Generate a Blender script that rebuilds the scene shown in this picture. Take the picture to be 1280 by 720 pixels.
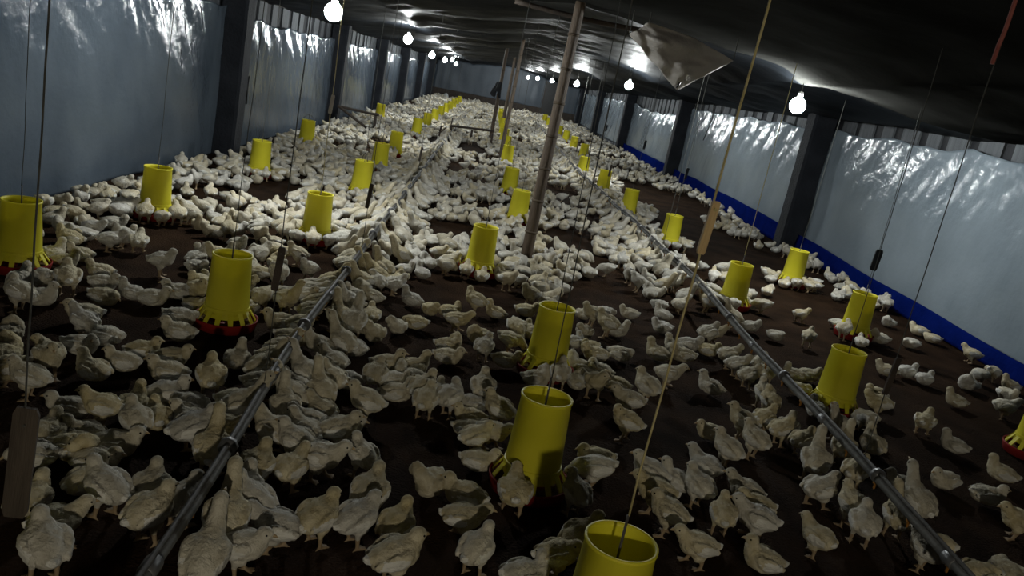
import bpy, bmesh, math, random
import numpy as np
from mathutils import Vector, Matrix, noise

for o in list(bpy.data.objects):
    bpy.data.objects.remove(o)
S = bpy.context.scene
C = S.collection
random.seed(7)
rng = np.random.default_rng(7)

# ------------------------------------------------------------------ camera
F, H = 1005.0, 1.6                      # focal length in pixels of a 1280x720 frame, eye height
ROLL, VP = math.radians(11.4), (619.0, 97.0)
_d = np.array([(VP[0]-640)/F, (VP[1]-360)/F, 1.0]); _Y = _d/np.linalg.norm(_d)
_a = np.array([-math.sin(ROLL), math.cos(ROLL), 0.0])
_D = _a + np.array([0, 0, -(_a@_Y)/_Y[2]]); _D /= np.linalg.norm(_D)
R = np.array([np.cross(_D, _Y), _Y, -_D])
def ray(x, y): return R @ np.array([(x-640)/F, (y-360)/F, 1.0])
def on_z(x, y, z=0.0):
    r = ray(x, y); p = r*((z-H)/r[2]); return Vector((p[0], p[1], z))
def on_y(x, y, Y):
    r = ray(x, y); p = r*(Y/r[1]); return Vector((p[0], Y, p[2]+H))
def on_x(x, y, X):
    r = ray(x, y); p = r*(X/r[0]); return Vector((X, p[1], p[2]+H))
def proj(p):
    c = R.T @ (np.array(p)-np.array([0, 0, H])); return 640+F*c[0]/c[2], 360+F*c[1]/c[2]
cam_d = bpy.data.cameras.new('camera'); cam = bpy.data.objects.new('camera', cam_d); C.objects.link(cam)
cam_d.sensor_width = 36; cam_d.lens = F/1280*36; cam_d.clip_start = 0.05; cam_d.clip_end = 200
M = Matrix.Identity(4)
for i in range(3):
    M[i][0] = R[i, 0]; M[i][1] = -R[i, 1]; M[i][2] = -R[i, 2]
M[2][3] = H
cam.matrix_world = M
S.camera = cam

# ------------------------------------------------------------------ world, exposure
w = bpy.data.worlds.new('night'); S.world = w; w.use_nodes = True
w.node_tree.nodes['Background'].inputs[0].default_value = (0.35, 0.42, 0.55, 1)
w.node_tree.nodes['Background'].inputs[1].default_value = 0.006
vs = S.view_settings
vs.view_transform = 'Standard'; vs.look = 'None'; vs.gamma = 1.0; vs.use_curve_mapping = False
vs.exposure = 0.45
BULB = 480.0                             # emission strength of every bulb
BULB_R = 0.075

# ------------------------------------------------------------------ materials
def mat(name, col, rough=0.7, col2=None, scale=8.0, bump=0.0, bscale=60.0, spec=0.4, stretch=None,
        objrand=0.0, island=0.0, sss=0.0, metal=0.0, detail=5.0, lo=0.35, hi=0.65):
    m = bpy.data.materials.new(name); m.use_nodes = True
    nt = m.node_tree; N, L = nt.nodes, nt.links
    b = N['Principled BSDF']
    b.inputs['Roughness'].default_value = rough
    b.inputs['Specular IOR Level'].default_value = spec
    b.inputs['Metallic'].default_value = metal
    tc = N.new('ShaderNodeTexCoord'); vec = tc.outputs['Object']
    if stretch:
        mp = N.new('ShaderNodeMapping'); mp.inputs['Scale'].default_value = stretch
        L.new(vec, mp.inputs['Vector']); vec = mp.outputs['Vector']
    out = None
    if col2:
        n = N.new('ShaderNodeTexNoise'); n.inputs['Scale'].default_value = scale; n.inputs['Detail'].default_value = detail
        L.new(vec, n.inputs['Vector'])
        r = N.new('ShaderNodeValToRGB'); r.color_ramp.elements[0].position = lo; r.color_ramp.elements[1].position = hi
        r.color_ramp.elements[0].color = (*col, 1); r.color_ramp.elements[1].color = (*col2, 1)
        L.new(n.outputs['Fac'], r.inputs['Fac']); out = r.outputs['Color']
    else:
        b.inputs['Base Color'].default_value = (*col, 1)
        rgb = N.new('ShaderNodeRGB'); rgb.outputs[0].default_value = (*col, 1); out = rgb.outputs[0]
    if objrand or island:
        hs = N.new('ShaderNodeHueSaturation')
        src = N.new('ShaderNodeObjectInfo').outputs['Random'] if objrand else N.new('ShaderNodeNewGeometry').outputs['Random Per Island']
        k = objrand or island
        mr = N.new('ShaderNodeMapRange'); mr.inputs['To Min'].default_value = 1-k; mr.inputs['To Max'].default_value = 1+k*0.5
        L.new(src, mr.inputs['Value']); L.new(mr.outputs[0], hs.inputs['Value']); L.new(out, hs.inputs['Color'])
        wn = N.new('ShaderNodeTexWhiteNoise'); wn.noise_dimensions = '1D'; L.new(src, wn.inputs['W'])
        mr2 = N.new('ShaderNodeMapRange'); mr2.inputs['To Min'].default_value = 0.5; mr2.inputs['To Max'].default_value = 1.5
        L.new(wn.outputs['Value'], mr2.inputs['Value']); L.new(mr2.outputs[0], hs.inputs['Saturation'])
        out = hs.outputs['Color']
    L.new(out, b.inputs['Base Color'])
    if bump:
        n2 = N.new('ShaderNodeTexNoise'); n2.inputs['Scale'].default_value = bscale; n2.inputs['Detail'].default_value = 4
        L.new(vec, n2.inputs['Vector'])
        bp = N.new('ShaderNodeBump'); bp.inputs['Strength'].default_value = bump; bp.inputs['Distance'].default_value = 0.02
        L.new(n2.outputs['Fac'], bp.inputs['Height']); L.new(bp.outputs[0], b.inputs['Normal'])
    if sss:
        b.inputs['Subsurface Weight'].default_value = sss; b.inputs['Subsurface Radius'].default_value = (0.01, 0.01, 0.01)
    return m
MT = {
 'litter': mat('brown_litter', (0.016, 0.0082, 0.0041), 0.95, (0.037, 0.0205, 0.011), 3.0, 0.9, 90, 0.05, detail=10),
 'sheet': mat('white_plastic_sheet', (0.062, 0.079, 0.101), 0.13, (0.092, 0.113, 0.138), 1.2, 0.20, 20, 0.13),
 'sheet_pale': mat('paler_white_plastic_sheet', (0.155, 0.188, 0.217), 0.13, (0.203, 0.240, 0.271), 1.2, 0.20, 20, 0.13),  # paler copy of the left sheet, brightening the right wall through its colour
 'bluetarp': mat('blue_tarp', (0.0020, 0.0075, 0.075), 0.8, (0.003, 0.010, 0.10), 5, 0.3, 30, 0.0),
 'greytarp': mat('blue_grey_tarp', (0.06, 0.075, 0.095), 0.5, (0.08, 0.10, 0.125), 1.0, 0.3, 10),
 'roof': mat('dark_roof_tarp', (0.003, 0.0037, 0.0048), 0.5, (0.006, 0.0072, 0.0088), 0.9, 0.3, 7, 0.05),
 'roof_black': mat('black_roof_tarp', (0.016, 0.016, 0.0145), 0.8, (0.028, 0.028, 0.026), 0.9, 0.3, 7, 0.0),
 'outer': mat('dark_outer_wall', (0.010, 0.011, 0.014), 0.8, (0.02, 0.021, 0.024), 3, 0.3, 20),
 'slat': mat('pale_wall_slat', (0.07, 0.077, 0.085), 0.8, (0.12, 0.128, 0.138), 4, 0.4, 40, stretch=(3, 3, 0.4)),
 'pillar': mat('dark_pillar', (0.011, 0.0125, 0.016), 0.8, (0.018, 0.020, 0.025), 4, 0.5, 30, 0.15),
 'bamboo': mat('weathered_bamboo', (0.06, 0.042, 0.027), 0.65, (0.115, 0.082, 0.055), 6, 0.5, 30, stretch=(5, 5, 0.7)),
 'node': mat('bamboo_node', (0.05, 0.035, 0.022), 0.7, (0.09, 0.065, 0.04), 8),
 'wood': mat('tan_wood', (0.40, 0.27, 0.12), 0.7, (0.52, 0.37, 0.18), 8, 0.4, 40, stretch=(6, 6, 0.6)),
 'lathwood': mat('dark_lath_wood', (0.055, 0.042, 0.030), 0.75, (0.085, 0.066, 0.048), 8, 0.4, 40, stretch=(6, 6, 0.6)),  # darker brown than the tan wood, keeps the bottom-left lath dim
 'darkwood': mat('dark_wood', (0.030, 0.022, 0.017), 0.75, (0.055, 0.04, 0.03), 8, 0.4, 40),
 'rope': mat('yellow_rope', (0.40, 0.33, 0.14), 0.8, (0.55, 0.47, 0.24), 30, 0.4, 200),
 'darkrope': mat('dark_cord', (0.035, 0.035, 0.03), 0.8, (0.07, 0.07, 0.06), 30),
 'redrope': mat('red_rope', (0.22, 0.05, 0.04), 0.8, (0.3, 0.1, 0.08), 30),
 'wire': mat('steel_wire', (0.05, 0.047, 0.043), 0.6, (0.09, 0.083, 0.077), 30, spec=0.2),
 'pan': mat('red_plastic', (0.17, 0.010, 0.008), 0.65, (0.24, 0.016, 0.011), 9, 0.1, 40, 0.15),
 'feed': mat('brown_feed', (0.10, 0.062, 0.020), 0.9, (0.17, 0.11, 0.04), 60, 0.8, 200, 0.1),
 'pipe': mat('grey_pipe', (0.075, 0.074, 0.068), 0.6, (0.15, 0.147, 0.135), 7, 0.3, 30, 0.2, detail=8),
 'coupling': mat('dark_coupling', (0.05, 0.05, 0.055), 0.4, (0.13, 0.13, 0.13), 10),
 'nipple': mat('orange_nipple', (0.30, 0.12, 0.02), 0.5, (0.38, 0.18, 0.04), 20),
 'down': mat('white_down', (0.46, 0.405, 0.285), 0.9, (0.64, 0.585, 0.455), 22, 0.45, 130, 0.15, objrand=0.16),
 'down_flock': mat('white_down_flock', (0.47, 0.42, 0.32), 0.9, (0.65, 0.60, 0.49), 18, 0.5, 90, 0.15, island=0.20),
 'wing': mat('white_wing_feather', (0.60, 0.58, 0.52), 0.85, (0.80, 0.78, 0.72), 26, 0.6, 120, 0.2, stretch=(0.5, 1, 1.4)),
 'shank': mat('yellow_pink_shank', (0.26, 0.18, 0.10), 0.7, (0.34, 0.25, 0.15), 40),
 'beak': mat('pale_yellow_beak', (0.36, 0.26, 0.13), 0.5, (0.44, 0.33, 0.19), 40),
 'eye': mat('black_eye', (0.01, 0.008, 0.006), 0.15, (0.015, 0.01, 0.008), 10),
 'cap': mat('white_lamp_cap', (0.5, 0.5, 0.5), 0.4, (0.56, 0.56, 0.56), 8),
 'sack': mat('pale_woven_sack', (0.40, 0.37, 0.34), 0.7, (0.50, 0.47, 0.44), 3, 0.35, 40, 0.3),
 'black': mat('black_plastic', (0.008, 0.008, 0.009), 0.4, (0.014, 0.014, 0.015), 8),
}
def hopper_mat():
    m = mat('yellow_plastic', (0.72, 0.66, 0.035), 0.42, (0.80, 0.73, 0.055), 5, 0.12, 25, 0.25)
    nt = m.node_tree; N, L = nt.nodes, nt.links
    b = N['Principled BSDF']; o = N['Material Output']
    t = N.new('ShaderNodeBsdfTranslucent'); t.inputs[0].default_value = (0.86, 0.79, 0.09, 1)
    mx = N.new('ShaderNodeMixShader'); mx.inputs[0].default_value = 0.28
    L.new(b.outputs[0], mx.inputs[1]); L.new(t.outputs[0], mx.inputs[2]); L.new(mx.outputs[0], o.inputs['Surface'])
    return m
MT['yellow'] = hopper_mat()
def thin(m, col, k):
    N, L = m.node_tree.nodes, m.node_tree.links
    t = N.new('ShaderNodeBsdfTranslucent'); t.inputs[0].default_value = (*col, 1)
    mx = N.new('ShaderNodeMixShader'); mx.inputs[0].default_value = k
    L.new(N['Principled BSDF'].outputs[0], mx.inputs[1]); L.new(t.outputs[0], mx.inputs[2]); L.new(mx.outputs[0], N['Material Output'].inputs['Surface'])
thin(MT['sack'], (0.35, 0.33, 0.31), 0.15)
def bulb_mat(name='lit_bulb', power=BULB, col=(0.93, 0.98, 0.97)):
    m = bpy.data.materials.new(name); m.use_nodes = True
    nt = m.node_tree; nt.nodes.remove(nt.nodes['Principled BSDF'])
    e = nt.nodes.new('ShaderNodeEmission'); e.inputs[0].default_value = (*col, 1); e.inputs[1].default_value = power
    nt.links.new(e.outputs[0], nt.nodes['Material Output'].inputs['Surface'])
    return m
MT['bulb'] = bulb_mat(); MT['dim_bulb'] = bulb_mat('dim_bulb', 700.0, (1.0, 0.92, 0.74))

# ------------------------------------------------------------------ helpers
class MB:
    def __init__(s): s.v = []; s.f = []
    def add(s, vs_, fs_):
        n = len(s.v); s.v += [tuple(v) for v in vs_]; s.f += [tuple(i+n for i in f) for f in fs_]; return s
    def box(s, a, b):
        x0, y0, z0 = a; x1, y1, z1 = b
        return s.add([(x0,y0,z0),(x1,y0,z0),(x1,y1,z0),(x0,y1,z0),(x0,y0,z1),(x1,y0,z1),(x1,y1,z1),(x0,y1,z1)],
                     [(0,3,2,1),(4,5,6,7),(0,1,5,4),(1,2,6,5),(2,3,7,6),(3,0,4,7)])
    def tube(s, pts, rad, n=8):
        pts = [Vector(p) for p in pts]
        rads = rad if isinstance(rad, (list, tuple)) else [rad]*len(pts)
        rings = []; ref = None
        for i, p in enumerate(pts):
            d = (pts[min(i+1, len(pts)-1)]-pts[max(i-1, 0)]).normalized()
            if ref is None: ref = d.orthogonal().normalized()
            u = (ref-d*ref.dot(d)).normalized(); ref = u; v = d.cross(u)
            rings.append([p+(u*math.cos(t)+v*math.sin(t))*rads[i] for t in [2*math.pi*k/n for k in range(n)]])
        fs = []
        for i in range(len(pts)-1):
            for k in range(n): fs.append((i*n+k, i*n+(k+1) % n, (i+1)*n+(k+1) % n, (i+1)*n+k))
        fs.append(tuple(reversed(range(n)))); fs.append(tuple((len(pts)-1)*n+k for k in range(n)))
        return s.add([q for r in rings for q in r], fs)
    def lathe(s, prof, n=32, c=(0, 0, 0)):
        vs_ = []; fs = []
        for r, z in prof:
            for k in range(n):
                t = 2*math.pi*k/n; vs_.append((c[0]+r*math.cos(t), c[1]+r*math.sin(t), c[2]+z))
        for i in range(len(prof)-1):
            for k in range(n): fs.append((i*n+k, i*n+(k+1) % n, (i+1)*n+(k+1) % n, (i+1)*n+k))
        return s.add(vs_, fs)
    def grid(s, fn, nu, nv):
        vs_ = [fn(i/nu, j/nv) for j in range(nv+1) for i in range(nu+1)]
        fs = [(j*(nu+1)+i, j*(nu+1)+i+1, (j+1)*(nu+1)+i+1, (j+1)*(nu+1)+i) for j in range(nv) for i in range(nu)]
        return s.add(vs_, fs)
    def mesh(s, name, m, smooth=True):
        me = bpy.data.meshes.new(name); me.from_pydata(s.v, [], s.f); me.validate(); me.update()
        if smooth: me.polygons.foreach_set('use_smooth', [True]*len(me.polygons))
        me.materials.append(m); return me
    def build(s, name, m, parent=None, smooth=False, loc=None):
        return obj(name, s.mesh(name, m, smooth), parent, loc)
def obj(name, data, parent=None, loc=None, rz=0.0):
    o = bpy.data.objects.new(name, data); C.objects.link(o)
    if parent is not None: o.parent = parent
    if loc is not None: o.location = loc
    if rz: o.rotation_euler = (0, 0, rz)
    return o
def tag(o, label, cat, group=None):
    o['label'] = label; o['category'] = cat
    if group: o['group'] = group
    return o
def struct(o, label=None):
    o['kind'] = 'structure'
    if label: o['label'] = label
    return o
def solidify(o, t):
    md = o.modifiers.new('thickness', 'SOLIDIFY'); md.thickness = t; md.offset = 0
ORD = ['first','second','third','fourth','fifth','sixth','seventh','eighth','ninth','tenth','eleventh','twelfth']
def ordw(i):
    if i < 12: return ORD[i]
    k = i+1; return '%d%s' % (k, 'th' if 10 <= k % 100 <= 20 else {1:'st',2:'nd',3:'rd'}.get(k % 10, 'th'))

# ------------------------------------------------------------------ the shed
XL, XR, Y0, Y1 = -3.45, 5.0, -3.6, 47.2
XC = 0.6
def nz(x, y, z=0.0): return noise.noise(Vector((x, y, z)))
def roof_z(x, y):
    h = 2.46-0.115*abs(x-XC)
    s = abs(math.sin(math.pi*(y+0.6)/3.05))
    h -= 0.10*s*(0.5+0.5*math.sin(x*1.3+2)) * min(1, (x-XL)/0.8) * min(1, (XR-x)/0.8)
    h += 0.05*nz(x*0.9, y*0.5, 3)+0.022*nz(x*3.0+y*0.8, y*2.2, 9)
    h -= 0.05*math.exp(-((x+1.35)/0.14)**2)+0.06*math.exp(-((x-2.9)/0.16)**2)
    return h
fl = MB().grid(lambda u, v: (XL+(XR-XL)*u, Y0+(Y1-Y0)*v, 0.012*nz(u*14, v*70)-0.008), 50, 260)
struct(fl.build('floor', MT['litter'], smooth=True), 'dark brown litter floor of the poultry shed')
cl = MB().grid(lambda u, v: (XL+(XR-XL)*u, Y0+(Y1-Y0)*v**1.25, roof_z(XL+(XR-XL)*u, Y0+(Y1-Y0)*v**1.25)), 84, 420)
ce = cl.build('ceiling', MT['roof'], smooth=True); solidify(ce, 0.006)
ce.data.materials.append(MT['roof_black'])                      # the first stretch is an older black tarp
for pl in ce.data.polygons:
    if pl.center.y < 8.0+0.25*math.sin(pl.center.x*2.0): pl.material_index = 1
struct(ce, 'dark sagging tarpaulin ceiling')
def wall(name, x, sgn, label):
    o = struct(MB().box((x, Y0, -0.05), (x+sgn*0.06, Y1, 2.3)).build(name, MT['outer']), label)
    return o
wl = wall('wall_left', XL, -1, 'dark outer wall on the left behind plastic sheets')
wr = wall('wall_right', XR, 1, 'dark outer wall on the right behind plastic sheets')
wf = struct(MB().box((XL, Y1, -0.05), (XR, Y1+0.06, 2.6)).build('wall_far', MT['outer']), 'far end wall of the shed')
wb = struct(MB().box((XL, Y0-0.06, -0.05), (XR, Y0, 2.6)).build('wall_back', MT['outer']), 'dark end wall behind the viewer')
slat_me = MB().box((-0.012, -0.2, 0), (0.012, 0.2, 2.12)).mesh('slat', MT['slat'], False)
slat_me2 = MB().box((-0.012, -0.14, 0), (0.012, 0.14, 2.12)).mesh('slat', MT['slat'], False)
for par, x in ((wl, XL+0.014), (wr, XR-0.014)):
    y = 4.0
    while y < 44:
        o = obj('slat', slat_me if random.random() < 0.6 else slat_me2, par, (x, y, 0)); o.rotation_euler.x = random.uniform(-0.012, 0.012)
        y += random.uniform(0.47, 0.66)
# top rail that the sheets are nailed to
for par, x in ((wl, XL+0.04), (wr, XR-0.04)):
    MB().box((x-0.02, Y0, 2.0), (x+0.02, Y1, 2.07)).build('top_rail', MT['darkwood'], par)

# pillars: (side, y, width)
LP = [(-3.27, 10.55), (-3.27, 17.4), (-3.27, 23.7), (-3.27, 29.7), (-3.27, 36.2), (-3.27, 42.3)]
RP = [(4.75, 11.75), (4.75, 20.2), (4.75, 28.4), (4.75, 36.4), (4.75, 43.6)]
def pillar(x, y, lab, wdt=0.34):
    m = MB()
    n = 14; pr = []
    for j in range(n+1):
        z = 2.2*j/n
        k = 1+0.05*nz(x, y+3*j, j*0.7)
        hw = wdt/2*k
        c = 0.03
        pr.append([(x-hw+c, y-hw, z), (x+hw-c, y-hw, z), (x+hw, y-hw+c, z), (x+hw, y+hw-c, z), (x+hw-c, y+hw, z), (x-hw+c, y+hw, z), (x-hw, y+hw-c, z), (x-hw, y-hw+c, z)])
    fs = [(i*8+k, i*8+(k+1) % 8, (i+1)*8+(k+1) % 8, (i+1)*8+k) for i in range(n) for k in range(8)]
    fs += [tuple(n*8+k for k in range(8))]
    m.add([q for r in pr for q in r], fs)
    return tag(m.build('support_pillar', MT['pillar']), lab, 'pillar', 'support pillars along the walls')
for i, (x, y) in enumerate(LP): pillar(x, y, 'dark support pillar, %s from the camera along the left wall' % ordw(i))
for i, (x, y) in enumerate(RP): pillar(x, y, 'dark support pillar, %s from the camera along the right wall' % ordw(i))

# plastic sheets, one per bay
def sheet(side, ya, yb, seed, lab, top=1.76, bot=0.0, droop=0.0):
    x = (XL+0.09) if side < 0 else (XR-0.11)
    s = -side                                  # towards the room
    L = yb-ya
    nu, nv = max(30, int(L*24)), 64
    def fn(u, v):
        y = ya+L*u
        t = top+0.03*nz(y*2.5, seed, 1)-0.05*abs(math.sin(y*1.9+seed))-droop*math.sin(math.pi*u)
        z = bot+(t-bot)*v+(0.02*nz(y*3, seed, 5) if v == 0 else 0)
        e = min(1, u*L/0.25, (1-u)*L/0.25)
        k = v**3
        d = 0.05*nz(y*0.6+z*0.5, z*0.7, seed)+0.012*nz(y*1.9+z*1.3, z*0.9, seed+4)
        d += 0.005*nz(y*5.5+z*2.2, z*2.6, seed+8)
        d += (0.002+0.012*k)*nz(y*9+z*4, z*4.0, seed+12)+0.012*k*nz(y*23+7*z, z*14.0, seed+16)
        pull = 0.008*math.sin(12*(y*0.8+z)+seed)*k
        edge = 0.04*(1-e)*math.sin(z*4+seed)
        return (x+s*(0.02+d*(0.35+0.65*e)+pull), y+edge, z)
    o = MB().grid(fn, nu, nv).build('plastic_sheet', MT['sheet' if side < 0 else 'sheet_pale'], smooth=True); solidify(o, 0.002)
    return tag(o, lab, 'plastic sheet', 'plastic sheets hung along the walls')
lb = [(1.0, 10.37)]+[(LP[i][1]+0.19, LP[i+1][1]-0.19) for i in range(5)]+[(LP[5][1]+0.19, Y1-0.05)]
rb = [(3.6, 11.56)]+[(RP[i][1]+0.19, RP[i+1][1]-0.19) for i in range(4)]+[(RP[4][1]+0.19, Y1-0.05)]
where = lambda i, n, side: ('before the first pillar' if i == 0 else ('after the last pillar' if i == n-1 else 'between the %s and %s pillars' % (ORD[i-1], ORD[i])))
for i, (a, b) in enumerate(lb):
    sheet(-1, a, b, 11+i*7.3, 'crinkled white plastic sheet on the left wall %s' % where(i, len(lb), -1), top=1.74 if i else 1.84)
for i, (a, b) in enumerate(rb):
    sheet(1, a, b, 60+i*5.1, 'crinkled white plastic sheet on the right wall %s' % where(i, len(rb), 1), bot=0.13, top=1.83 if i < 2 else 1.72, droop=0.16 if i == 2 else 0.0)
# blue tarp skirting on the right
def skirt(ya, yb, lab, sd):
    def fn(u, v):
        y = ya+(yb-ya)*u
        return (XR-0.205-0.03*(1-v)-0.012*nz(y*1.1, v, sd), y, (min(0.30, 0.17+0.02*max(0, y-7))+0.025*nz(y*0.7, sd, 2))*v)
    o = MB().grid(fn, int((yb-ya)*10), 6).build('blue_tarp_skirt', MT['bluetarp'], smooth=True); solidify(o, 0.004)
    tag(o, lab, 'tarp', 'blue tarp skirts along the right wall')
bl = [(3.6, 11.56), (11.95, 20.0), (20.4, 28.2)]
for i, (a, b) in enumerate(bl):
    skirt(a, b, 'blue tarp skirt at the foot of the right wall %s' % (where(i, 9, 1)), 3+i*9)
# far end: grey tarp over dark boards
def fend(u, v):
    x = XL+0.1+(XR-XL-0.2)*u
    return (x, Y1-0.06-0.05*nz(x*1.2, v*2, 5)-0.03*nz(x*4, v, 8), (0.42+0.1*nz(x*0.5, 0, 3))*(1-v)+(roof_z(x, Y1-0.06)-0.06)*v)
o = MB().grid(fend, 90, 24).build('end_tarp', MT['greytarp'], smooth=True); solidify(o, 0.004)
tag(o, 'blue-grey tarp hung across the far end wall', 'tarp')
for k in range(6):
    x = XL+0.1+k*1.38
    o = MB().box((x, Y1-0.18, 0), (x+1.36, Y1-0.14, 0.45)).build('end_board', MT['darkwood'])
    tag(o, 'dark low board under the far tarp, %s from the left wall' % ordw(k), 'board', 'low boards across the far end')
p = on_y(687, 122, 46.6)
d1 = struct(MB().box((p.x-0.32, 46.55, 0), (p.x+0.32, 46.65, 1.95)).build('door_1', MT['black']), 'dark narrow door in the far end wall')
MB().box((p.x-0.36, 46.53, 0), (p.x-0.32, 46.67, 2.0)).build('door_frame', MT['darkwood'], d1)
MB().box((p.x+0.32, 46.53, 0), (p.x+0.36, 46.67, 2.0)).build('door_frame', MT['darkwood'], d1)
MB().box((p.x+0.22, 46.5, 0.95), (p.x+0.27, 46.55, 1.05)).build('door_handle', MT['wire'], d1)

# ------------------------------------------------------------------ bulbs
def bulb(p, lab, m='bulb'):
    root = obj('hanging_bulb', None, None, p)
    ms = MB().lathe([(0.001, -BULB_R)]+[(BULB_R*math.sin(t), -BULB_R*math.cos(t)) for t in [math.pi*k/10 for k in range(1, 9)]]+[(0.024, BULB_R+0.004)], 16)
    ms.build('globe', MT[m], root, True)
    MB().lathe([(0.001, BULB_R+0.06), (0.022, BULB_R+0.055), (0.026, BULB_R+0.03), (0.026, BULB_R-0.012), (0.02, BULB_R-0.015)], 14).build('socket', MT['cap'], root, True)
    top = roof_z(p.x, p.y)-p.z-0.004
    MB().tube([(0, 0, BULB_R+0.05), (0.004, 0.003, (BULB_R+top)/2), (0, 0, max(top, BULB_R+0.07))], 0.004, 6).build('cord', MT['darkrope'], root, True)
    return tag(root, lab, 'light bulb', 'lit bulbs hanging from the ceiling')
LB = [(417, 15, 7.0), (510, 49, 14.8), (540, 69, 21.5), (556, 75, 27.5), (565, 75, 33.5), (570, 80, 39.5)]
RB = [(997, 132, 7.8), (786, 107, 15.2), (721, 105, 23.6), (690, 101, 32.0), (672, 98, 38.6), (660, 97, 44.0)]
for i, (x, y, Y) in enumerate(LB): bulb(on_y(x, y, Y), 'lit white bulb, %s from the camera in the left row' % ordw(i))
for i, (x, y, Y) in enumerate(RB): bulb(on_y(x, y, Y), 'lit white bulb, %s from the camera in the right row' % ordw(i))

bulb(Vector((0.7, -3.0, 1.55)), 'lit dimmer bulb hanging behind the viewer near the shed end', 'dim_bulb')
# ------------------------------------------------------------------ bamboo posts
def bamboo(a, b, r0, r1, lab, nn=7):
    a, b = Vector(a), Vector(b)
    root = obj('bamboo_post', None, None, a)
    d = b-a; L = d.length
    pts, rad = [], []
    for j in range(25):
        t = j/24
        pts.append(d*t+Vector((0.012*nz(t*3, a.x, 1), 0.012*nz(t*3, a.y, 7), 0))*math.sin(math.pi*t)); rad.append(r0+(r1-r0)*t)
    MB().tube(pts, rad, 12).build('culm', MT['bamboo'], root, True)
    for j in range(1, nn):
        i = int(24*j/nn); q = pts[i]; u = d.normalized()
        MB().tube([q-u*0.012, q-u*0.004, q+u*0.004, q+u*0.012], [rad[i]*1.01, rad[i]*1.13, rad[i]*1.13, rad[i]*1.01], 12).build('node_ring', MT['node'], root, True)
    return tag(root, lab, 'post', 'bamboo posts down the middle of the shed')
b0 = on_z(656, 328); b1 = on_y(719, 36, b0.y); b1 = b1+(b1-Vector((b0.x, b0.y, 0))).normalized()*(roof_z(b1.x, b1.y)-b1.z+0.01)
bamboo(b0, b1, 0.056, 0.046, 'weathered bamboo post nearest the camera in the middle of the shed', 8)
c0 = on_z(624, 204); bamboo(c0, (c0.x+0.02, c0.y, roof_z(c0.x, c0.y)+0.01), 0.042, 0.034, 'thin bamboo post behind the nearest post, second from the camera', 8)
c1 = on_z(612, 180); bamboo(c1, (c1.x, c1.y, roof_z(c1.x, c1.y)+0.01), 0.05, 0.04, 'thin dark bamboo post third from the camera', 8)
c2 = Vector((0.55, 28.5, 0)); bamboo(c2, (c2.x, c2.y, roof_z(c2.x, c2.y)+0.01), 0.06, 0.05, 'far bamboo post fourth from the camera', 8)
# beams lashed on top of the near post
def pole(a, b, r, lab, name='roof_beam'):
    n = 12; a, b = Vector(a), Vector(b)
    o = MB().tube([a+(b-a)*(j/n)+Vector((0, 0, -0.02*math.sin(math.pi*j/n))) for j in range(n+1)], r, 8).build(name, MT['darkwood'], None, True)
    return tag(o, lab, 'beam', 'dark beams under the roof')
pole((XC-0.55, b0.y+0.06, 2.27), (XC+0.75, b0.y+0.06, 2.25), 0.022, 'dark pole lashed across the top of the nearest bamboo post')
# dark bundle hung on the far posts
def drape(u, v):
    t = math.pi*(1.15*u-1.075); r = 0.062+0.05*v*(1+0.8*math.sin(9*t))+0.03*nz(u*7, v*5, 3)
    return (r*1.5*math.sin(t), -r*math.cos(t), -(0.30+0.12*nz(u*6, 1, 5)+0.08*math.sin(5*t))*v+0.02*nz(u*5, v*3, 2))
o = MB().grid(drape, 30, 14).build('draped_cloth', MT['outer'], None, True, (c1.x, c1.y, 1.52)); solidify(o, 0.006)
tag(o, 'dark cloth draped around the third bamboo post', 'cloth')

# ------------------------------------------------------------------ hanging sack flap under the roof
FA, FB, FC, FD = on_y(787, 43, 6.9), on_y(812, 28, 6.8), on_y(917, 76, 6.95), on_y(846, 113, 7.05)
def flap(u, v):
    t, b = FB.lerp(FC, u), FA.lerp(FD, u)
    p = t.lerp(b, v)
    sag = math.sin(math.pi*u)*math.sin(math.pi*v)
    fold = 0.05*math.sin(9*u+5*v)*(0.3+sag)+0.03*nz(u*6, v*6, 2)+0.025*math.sin(16*(u-v*0.7))*v
    return (p.x+0.02*nz(u*5, v*4, 6), p.y-0.10*sag+fold, p.z-0.03*sag+0.03*math.sin(math.pi*u)*(1-v))
o = MB().grid(flap, 40, 32).build('sack_flap', MT['sack'], None, True); solidify(o, 0.004)
tag(o, 'pale woven sack flap drooping from the ceiling beside the nearest bamboo post', 'sack')
q = on_y(848, 106, 6.88)
o = MB().tube([q+Vector((0.012, 0, 0.028)), q, q-Vector((0.012, 0, 0.028))], [0.004, 0.011, 0.007], 6).build('clip', MT['black'], None, True)
tag(o, 'small black clip at the tip of the sack flap', 'clip')
for xx in (FA, FB, FC):
    o = MB().tube([xx, (xx.x, xx.y+0.02, roof_z(xx.x, xx.y)-0.004)], 0.004, 5).build('flap_cord', MT['darkrope'])
    tag(o, 'short cord holding the %s corner of the sack flap' % ('left' if xx is FA else 'top' if xx is FB else 'right'), 'cord', 'cords of the sack flap')

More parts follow.
